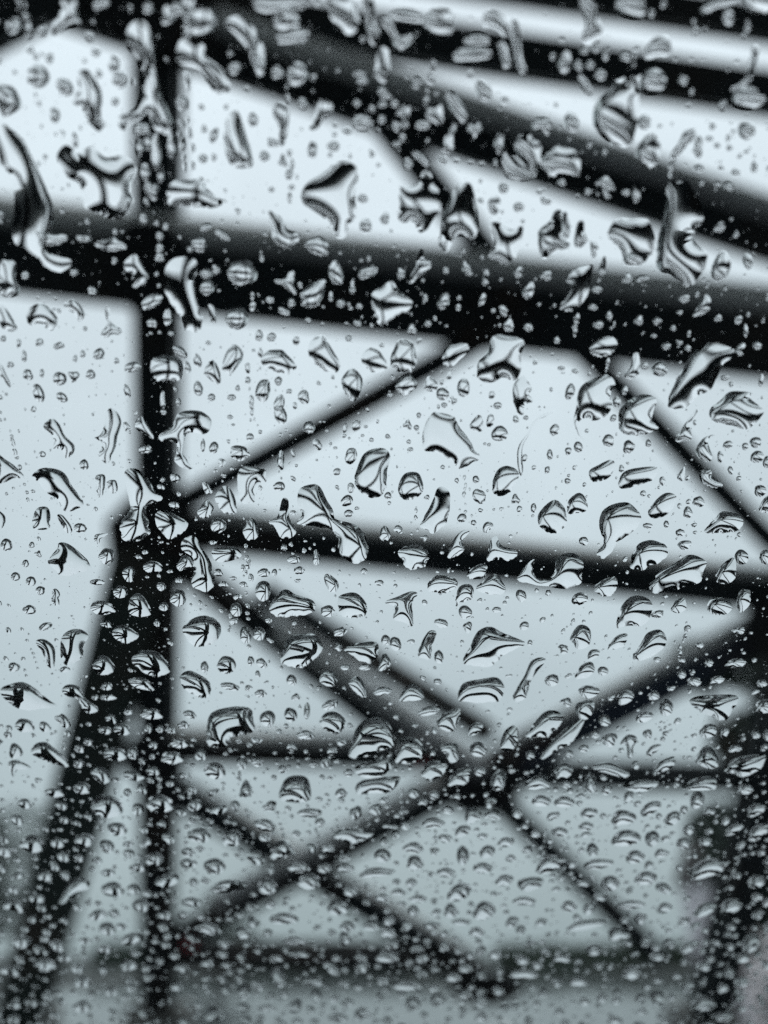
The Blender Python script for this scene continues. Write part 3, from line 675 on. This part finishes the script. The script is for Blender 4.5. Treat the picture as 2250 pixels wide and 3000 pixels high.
def drop_mesh(uv, detail, theta, kcap, jag):
    """a sessile drop: capillary surface pinned on the outline, on a base just clear of the glass"""
    A = area_of(uv); size = math.sqrt(A)
    n = int(min(110, max(26, detail * 4.2))); ol, per = resample(uv, n)
    if jag > 0:                                        # pinned, slightly ragged contact line
        t = np.arange(n) / n * 2 * math.pi; dn = np.roll(ol, -1, 0) - np.roll(ol, 1, 0); nn = np.c_[dn[:, 1], -dn[:, 0]]
        nn /= np.linalg.norm(nn, axis=1)[:, None] + 1e-12
        low = np.clip(-(ol[:, 1] - ol[:, 1].mean()) / size * 1.6 + 0.35, 0.12, 1)
        o = np.zeros(n)
        for f in (5, 8, 13, 19): o += rng.normal() * np.cos(f * t + rng.uniform(0, 6.28)) * (1.0 if f < 10 else 0.55)
        o += rng.normal(0, 0.8, n) * 0.5
        ol = ol + nn * (o * low * jag * size)[:, None]
    h = size / detail; lo, hi = ol.min(0), ol.max(0)
    gx, gy = np.meshgrid(np.arange(lo[0], hi[0], h), np.arange(lo[1], hi[1], h * 0.866)); gx[1::2] += h / 2
    gp = np.c_[gx.ravel(), gy.ravel()]
    dn = np.roll(ol, -1, 0) - np.roll(ol, 1, 0); nn = np.c_[-dn[:, 1], dn[:, 0]]; nn /= np.linalg.norm(nn, axis=1)[:, None] + 1e-12
    ring = ol + nn * h * 0.33
    if len(gp): gp = gp[inside(ol, gp)]
    if len(gp):
        dd = ((gp[:, None] - ol[None]) ** 2).sum(2).min(1); gp = gp[dd > (0.62 * h) ** 2]
    ring = ring[inside(ol, ring)]
    if len(ring):
        dd = ((ring[:, None] - ol[None]) ** 2).sum(2).min(1); ring = ring[dd > (0.2 * h) ** 2]
    pts = np.vstack([ol, ring, gp]) if len(gp) or len(ring) else ol
    r = delaunay_2d_cdt([Vector(p) for p in pts], [], [list(range(n))], 1, 1e-9)
    P = np.array([tuple(v) for v in r[0]]); T = [tuple(f) for f in r[2]]
    if len(T) < 6: return None
    T = np.array(T)
    e = np.sort(np.vstack([T[:, [0, 1]], T[:, [1, 2]], T[:, [2, 0]]]), 1); ue, ct = np.unique(e, axis=0, return_counts=True)
    bnd = np.zeros(len(P), bool); bnd[ue[ct == 1].ravel()] = True
    m = len(P); K = np.zeros((m, m)); Ms = np.zeros(m)
    a, b, c = P[T[:, 0]], P[T[:, 1]], P[T[:, 2]]
    ar = 0.5 * ((b[:, 0]-a[:, 0])*(c[:, 1]-a[:, 1]) - (c[:, 0]-a[:, 0])*(b[:, 1]-a[:, 1])); ars = np.maximum(np.abs(ar), 1e-14)
    ed = (c - b, a - c, b - a)
    for i in range(3):
        np.add.at(Ms, T[:, i], ars / 3)
        for j in range(3): np.add.at(K, (T[:, i], T[:, j]), (ed[i] * ed[j]).sum(1) / (4 * ars))
    tilt = 1 - 0.35 * (P[:, 1] - P[:, 1].mean()) / (size + 1e-9)      # water hangs towards the lower side
    fr = ~bnd
    if fr.sum() < 2: return None
    u = np.zeros(m); Af = (K + np.diag(Ms * kcap * kcap))[np.ix_(fr, fr)]
    u[fr] = np.linalg.solve(Af, (Ms * tilt)[fr])
    slope = max((Ms * tilt).sum() - kcap * kcap * (Ms * u).sum(), 1e-14) / per
    u *= math.tan(theta) / slope
    cen = P.mean(0); P = P - cen
    GAP = 4e-5
    vs = [(p[0], p[1], GAP + max(z, 0)) for p, z in zip(P, u)]
    fs = [tuple(t) if s > 0 else (t[0], t[2], t[1]) for t, s in zip(T, ar)]
    be = ue[ct == 1]; bi = np.unique(be); mp = {int(k): m + i for i, k in enumerate(bi)}
    # base: the outline again, turned to the glass
    vs += [(P[k][0], P[k][1], GAP) for k in bi]
    nxt = {}
    dirs = set()
    for f in fs:
        for q in range(3): dirs.add((f[q], f[(q + 1) % 3]))
    for x, y in be:
        x, y = int(x), int(y)
        if (x, y) in dirs: nxt[x] = y
        else: nxt[y] = x
    loop = [next(iter(nxt))]
    while len(loop) < len(nxt) + 1:
        q = nxt.get(loop[-1]);
        if q is None or q == loop[0]: break
        loop.append(q)
    me = bpy.data.meshes.new('raindrop'); me.from_pydata(vs, [], fs + [tuple(mp[k] for k in reversed(loop))]); me.update()
    sm = [True] * len(fs) + [False]; me.polygons.foreach_set('use_smooth', sm)
    return me, cen
GM = Matrix(((GU.x, GV.x, GN.x), (GU.y, GV.y, GN.y), (GU.z, GV.z, GN.z))).to_4x4()
def place(o, cen):
    mt = GM.copy(); mt.translation = G0 + GU * cen[0] + GV * cen[1]; o.matrix_world = mt

# occupancy of the glass, so that drops do not run into one another
OCC, OX, OY = 0.0004, -0.16, -0.16
occ = np.zeros((900, 900), bool)
def mark(uv, grow=1.06):
    c = uv.mean(0); q = c + (uv - c) * grow; lo, hi = q.min(0), q.max(0)
    i0, i1 = int((lo[0]-OX)/OCC), int((hi[0]-OX)/OCC)+1; j0, j1 = int((lo[1]-OY)/OCC), int((hi[1]-OY)/OCC)+1
    i0, j0 = max(i0, 0), max(j0, 0); i1, j1 = min(i1, 899), min(j1, 899)
    if i1 <= i0 or j1 <= j0: return
    X, Y = np.meshgrid(np.arange(i0, i1+1), np.arange(j0, j1+1), indexing='ij')
    pt = np.c_[OX + (X.ravel()+0.5)*OCC, OY + (Y.ravel()+0.5)*OCC]
    ins = inside(q, pt).reshape(X.shape); occ[i0:i1+1, j0:j1+1] |= ins
def free(u, v, r):
    i0, i1 = int((u-r-OX)/OCC), int((u+r-OX)/OCC); j0, j1 = int((v-r-OY)/OCC), int((v+r-OY)/OCC)
    if i0 < 0 or j0 < 0 or i1 > 899 or j1 > 899: return True
    return not occ[i0:i1+1, j0:j1+1].any()

MM = 1e-3
made, rest = [], []
for i, d in enumerate(drops):
    mark(d['uv'])
    A = area_of(d['uv']); size = math.sqrt(A)
    big = size / MM
    theta = R(rng.uniform(45, 58)) if not d['poly'] else R(rng.uniform(38, 51))
    kcap = (rng.uniform(0.15, 0.75) if d['poly'] else rng.uniform(0.0, 0.35)) / MM
    if big > 7: kcap = rng.uniform(0.6, 0.9) / MM
    det = min(24, max(8, 7 + big * 1.6))
    res = drop_mesh(d['uv'], det, theta, kcap, 0.014 if d['poly'] else 0.007)
    if res is None: continue
    if len(made) < 300:
        o = link('raindrop', res[0], M['water']); place(o, res[1]); d['o'] = o; made.append(d)
    else: rest.append(res)

# the many small drops: one mass
rv, rf, rs = [], [], []
for me, cen in rest:
    b = len(rv)
    rv += [(v.co.x + cen[0], v.co.y + cen[1], v.co.z) for v in me.vertices]
    for p in me.polygons: rf.append(tuple(b + k for k in p.vertices)); rs.append(p.use_smooth)
    bpy.data.meshes.remove(me)
def dot(u, v, r, asp, ang, th, segs=12, rg=3):
    b = len(rv); ph = rng.uniform(0, 6.28, 2); am = rng.normal(0, 0.07, 2)
    ca, sa = math.cos(ang), math.sin(ang); ht = r * math.tan(th) / 2
    def pt(f, k):
        t = 2 * math.pi * k / segs; q = f * (1 + am[0]*math.cos(2*t+ph[0]) + am[1]*math.cos(3*t+ph[1]))
        x, y = r * q * math.cos(t), r * q * asp * math.sin(t)
        return (u + x*ca - y*sa, v + x*sa + y*ca, 4e-5 + ht * (1 - f*f))
    rv.append((u, v, 4e-5 + ht))
    fr = [0.4, 0.75, 1.0] if rg == 3 else [0.6, 1.0]
    for f in fr: rv.extend(pt(f, k) for k in range(segs))
    for k in range(segs): rf.append((b, b+1+k, b+1+(k+1) % segs)); rs.append(True)
    for q in range(len(fr)-1):
        o = b+1+q*segs
        for k in range(segs): rf.append((o+k, o+segs+k, o+segs+(k+1) % segs, o+(k+1) % segs)); rs.append(True)
    c = len(rv); rv.extend((x, y, 4e-5) for x, y, z in rv[c-segs:c]); rf.append(tuple(reversed(range(c, c+segs)))); rs.append(False)
def scatter(n, r0, r1, pw, u0, u1, v0, v1, rg=3, gap=1.12):
    k = t = 0
    while k < n and t < n * 12:
        t += 1
        u, v = rng.uniform(u0, u1), rng.uniform(v0, v1); r = r0 + (r1 - r0) * rng.random() ** pw
        if not free(u, v, r * gap): continue
        asp = rng.uniform(0.75, 1.5)
        dot(u, v, r, asp, rng.normal(0, 0.25), R(rng.uniform(42, 60)), 14 if r > 0.6*MM else 10, rg)
        th = np.linspace(0, 6.28, 10); mark(np.c_[u + r*np.cos(th), v + r*asp*np.sin(th)], 1.05); k += 1
# irregular middling drops between the traced ones, and run trails of beads
def blob(u, v, r):
    n = 11; th = np.arange(n) * 2 * math.pi / n; q = np.ones(n)
    for f, s in ((1, .16), (2, .2), (3, .15), (4, .08)): q += rng.normal(0, s) * np.cos(f * th + rng.uniform(0, 6.28))
    q = np.clip(q, 0.45, 1.9); asp = rng.uniform(0.7, 1.35)
    uv = catmull(np.c_[u + r * q * np.cos(th), v + r * q * asp * np.sin(th)], 5)
    res = drop_mesh(uv, 8, R(rng.uniform(40, 57)), rng.uniform(0, 0.5) / MM, 0.008)
    if res is None: return
    me, cen = res; b = len(rv)
    rv.extend((w.co.x + cen[0], w.co.y + cen[1], w.co.z) for w in me.vertices)
    for p in me.polygons: rf.append(tuple(b + k for k in p.vertices)); rs.append(p.use_smooth)
    bpy.data.meshes.remove(me); mark(uv)
def blobs(n, r0, r1, pw, u0, u1, v0, v1):
    k = t = 0
    while k < n and t < n * 15:
        t += 1; u, v = rng.uniform(u0, u1), rng.uniform(v0, v1); r = r0 + (r1 - r0) * rng.random() ** pw
        if free(u, v, r * 1.1): blob(u, v, r); k += 1
blobs(210, 0.8*MM, 2.0*MM, 1.6, -0.085, 0.085, -0.12, -0.03)
blobs(150, 0.35*MM, 0.9*MM, 1.6, -0.06, 0.06, -0.05, 0.045)
blobs(26, 0.8*MM, 1.9*MM, 1.4, -0.05, 0.05, 0.042, 0.066)
for _ in range(52):
    u, v = rng.uniform(-0.06, 0.06), rng.uniform(-0.06, 0.06)
    for k in range(rng.integers(4, 13)):
        r = rng.uniform(0.1, 0.34) * MM; v -= r * 2 + rng.uniform(0.1, 0.9) * MM; u += rng.normal(0, 0.12) * MM
        if free(u, v, r): dot(u, v, r, rng.uniform(1.0, 2.2), 0, R(rng.uniform(42, 60)), 10, 2)
scatter(420, 0.7*MM, 1.4*MM, 1.7, -0.085, 0.085, -0.12, -0.035)
scatter(130, 0.35*MM, 0.75*MM, 1.6, -0.06, 0.06, -0.06, 0.045)
scatter(1900, 0.2*MM, 0.7*MM, 1.6, -0.085, 0.085, -0.12, -0.035, 2, 1.2)
scatter(2700, 0.07*MM, 0.32*MM, 2.1, -0.07, 0.07, -0.07, 0.045, 2, 1.3)
scatter(260, 0.1*MM, 0.34*MM, 2.0, -0.05, 0.05, 0.045, 0.066, 2, 1.3)
mist = rng.uniform((-0.02, -0.02), (0.02, 0.02), (60, 2)) * (4, 4.4) + (0, -0.03)     # breath-fine specks in loose patches
for k in range(7000):
    c = mist[rng.integers(60)] if k % 3 else rng.uniform((-0.08, -0.12), (0.08, 0.06))
    u, v = c + rng.normal(0, 0.006, 2) * (1 if k % 3 else 0)
    r = rng.uniform(0.025, 0.075) * MM
    if free(u, v, r): dot(u, v, r, rng.uniform(0.8, 1.3), 0, R(45), 7, 2)
occ[:] = True
def scatter_far(n):
    for _ in range(n):
        u, v = float(np.clip(rng.normal(0, 0.15), -0.52, 0.52)), float(np.clip(rng.normal(-0.04, 0.13), V0 + 0.03, V1 - 0.01))
        if abs(u) < 0.085 and -0.12 < v < 0.066: continue
        dot(u, v, (0.2 + 1.7 * rng.random() ** 2.4)*MM, rng.uniform(0.8, 1.4), 0, R(rng.uniform(40, 56)), 9, 2)
scatter_far(17000)
me = bpy.data.meshes.new('fine_raindrops'); me.from_pydata(rv, [], rf); me.update(); me.polygons.foreach_set('use_smooth', rs)
o = link('fine_raindrops', me, M['water']); place(o, (0, 0))
tag(o, 'countless fine raindrops speckling the windscreen between the larger drops', 'raindrops', kind='stuff')
# ---------------------------------------------------------------- what each drop is called
def seg_dist(p, a, b):
    a, b, p = np.array(a, float), np.array(b, float), np.array(p, float); t = np.clip((p-a) @ (b-a) / ((b-a) @ (b-a)), 0, 1)
    return np.linalg.norm(p - a - t * (b - a))
OVER = [((464, 560), (464, 900), 75, 'the crossing of upright and thick cross girder'), ((470, 1480), (470, 1720), 90, 'the joint of upright and middle cross girder'),
        ((1310, 2240), (1490, 2290), 75, 'the central joint of the lower braces'),
        ((0, 757), (1000, 873), 95, 'the thick cross girder near the upright'), ((1000, 873), (2250, 1019), 95, 'the thick cross girder away from the upright'),
        ((464, 0), (464, 560), 62, 'the head of the upright'), ((464, 900), (464, 1480), 60, 'the upright below the thick cross girder'), ((464, 1720), (464, 2300), 58, 'the upright beside the raking leg'), ((464, 2300), (464, 3000), 55, 'the foot of the upright'),
        ((450, 1540), (1400, 1641), 58, 'the middle cross girder near the upright'), ((1400, 1641), (2250, 1732), 62, 'the far end of the middle cross girder'),
        ((430, 1640), (60, 3005), 85, 'the dark raking leg beside the upright'), ((2330, 1840), (2060, 3005), 75, 'the outer raking leg by the tree'),
        ((1420, 985), (480, 1500), 48, 'the brace rising to the thick cross girder'), ((1640, 960), (2250, 1580), 46, 'the brace falling from the thick cross girder'),
        ((520, 1640), (1215, 2180), 52, 'the steep brace above the red lamp'), ((760, 1740), (1440, 2165), 45, 'the twin brace beside the red lamp'),
        ((2300, 1810), (1400, 2270), 62, 'the thick brace climbing from the central joint'), ((470, 2185), (1330, 2215), 48, 'the thin lower cross girder beside the upright'),
        ((1330, 2262), (2250, 2280), 48, 'the lower cross girder past the central joint'), ((1390, 2270), (520, 2740), 45, 'the brace running down to the low red lamp'),
        ((500, 2300), (1420, 2850), 45, 'the brace crossing under the lower girder'), ((1400, 2280), (1930, 2800), 42, 'the lone brace falling from the central joint'),
        ((470, 2790), (1360, 2800), 45, 'the lowest cross girder'), ((1075, 300), (1440, 760), 55, 'the short brace under the head girders'),
        ((464, 110), (2250, 703), 85, 'the lowest head girder'), ((464, 7), (2250, 273), 70, 'the middle head girder'), ((464, -201), (2250, 66), 55, 'the topmost head girder')]
def zone(p):
    x, y = p; best = None
    for a, b, h, nm in OVER:
        q = seg_dist(p, a, b) / h
        if q < 1 and (best is None or q < best[0]): best = (q, nm)
    if best: return best[1]
    s1 = 757 + x * 0.1167; s2 = 1540 + (x - 450) * 0.1067
    if x < 464:
        if y < 200: return 'the dark corner above the puddle'
        if y < s1: return 'the bright corner beside the upright head'
        if y < 1200: return 'the narrow sky just below the thick girder end'
        if y < 1600: return 'the narrow sky beside the upright middle'
        if x < 440 - (y - 1600) * 0.27: return 'the sky outside the raking leg' if y < 2300 else 'the low tree outside the raking leg'
        return 'the wedge between raking leg and upright'
    if y < s1:
        if y > 110 + (x - 464) * 0.332: return 'the sky panel between upright and short brace' if x < 1100 + (y - 330) * 0.79 else 'the sky under the lowest head girder'
        return 'the pale strip between head girders'
    if y < s2:
        if x < 1420 and y < 1500 - (x - 480) * 0.548: return 'the sky triangle beneath the thick girder'
        if x > 1640 + (y - 960) * 0.984: return 'the sky outside the falling brace'
        return 'the wide sky panel above the middle cross girder' if y < 1330 else 'the sky just above the middle cross girder'
    if y < 2200:
        if y > 1640 + (x - 520) * 0.777 and x < 1215: return 'the triangle of sky between upright and steep brace'
        if x > 1400 and y > 2270 - (x - 1400) * 0.511: return 'the sky under the thick climbing brace'
        return 'the sky just below the middle cross girder' if y < 1880 else 'the notch of sky above the central joint'
    if y > 2820: return 'the wet road'
    if x > 1400 + (y - 2280) * 1.02: return 'the sky past the lone brace'
    if y < 2300 + (x - 500) * 0.598 and y < 2740 - (x - 520) * 0.54: return 'the sky under the thin lower cross girder'
    if x > 955 and y > 2740 - (x - 520) * 0.54 and y < 2300 + (x - 500) * 0.598: return 'the low sky beside the lone brace'
    return 'the low sky near the lowest cross girder'
ORD = ['first', 'second', 'third', 'fourth', 'fifth', 'sixth', 'seventh', 'eighth', 'ninth', 'tenth', 'eleventh', 'twelfth', 'thirteenth', 'fourteenth']
cells = {}
for i, d in enumerate(made):
    p = catmull(d['px'], 4); q = p - p.mean(0); w, v = np.linalg.eigh(q.T @ q); asp = math.sqrt(w[1] / w[0]); ax = v[:, 1]
    an = math.degrees(math.atan2(-ax[1], ax[0])) % 180
    a, b = p[:, 0], p[:, 1]; hull = sorted(map(tuple, p)); st = []
    for seq in (hull, hull[::-1]):
        hs = []
        for t in seq:
            while len(hs) > 1 and (hs[-1][0]-hs[-2][0])*(t[1]-hs[-2][1]) - (hs[-1][1]-hs[-2][1])*(t[0]-hs[-2][0]) <= 0: hs.pop()
            hs.append(t)
        st += hs[:-1]
    sol = d['pa'] / (abs(area_of(np.array(st))) + 1e-9)
    size = 'huge' if i < 12 else 'oversized' if i < 45 else 'large' if i < 110 else 'middling' if i < 200 else 'small'
    if sol < 0.78: sh = 'ragged'
    elif asp > 2.0: sh = 'long flat' if an < 18 or an > 162 else 'long upright' if 65 < an < 115 else 'long slanting'
    elif asp > 1.35: sh = 'wide' if an < 25 or an > 155 else 'tall' if 60 < an < 120 else 'tilted'
    elif sol < 0.92: sh = 'lobed'
    else: sh = 'rounded'
    cells.setdefault((size, sh, zone(d['c'])), []).append(d)
for (size, sh, zn), ds in cells.items():
    ds.sort(key=lambda d: d['c'][1])
    for k, d in enumerate(ds):
        s = f'{size} {sh} raindrop over {zn}'
        if len(ds) > 1: s += f', {"topmost" if k == 0 else "lowest" if k == len(ds) - 1 else ORD[k] + " from top"}'
        tag(d['o'], s, 'raindrop', 'raindrops on the windscreen')
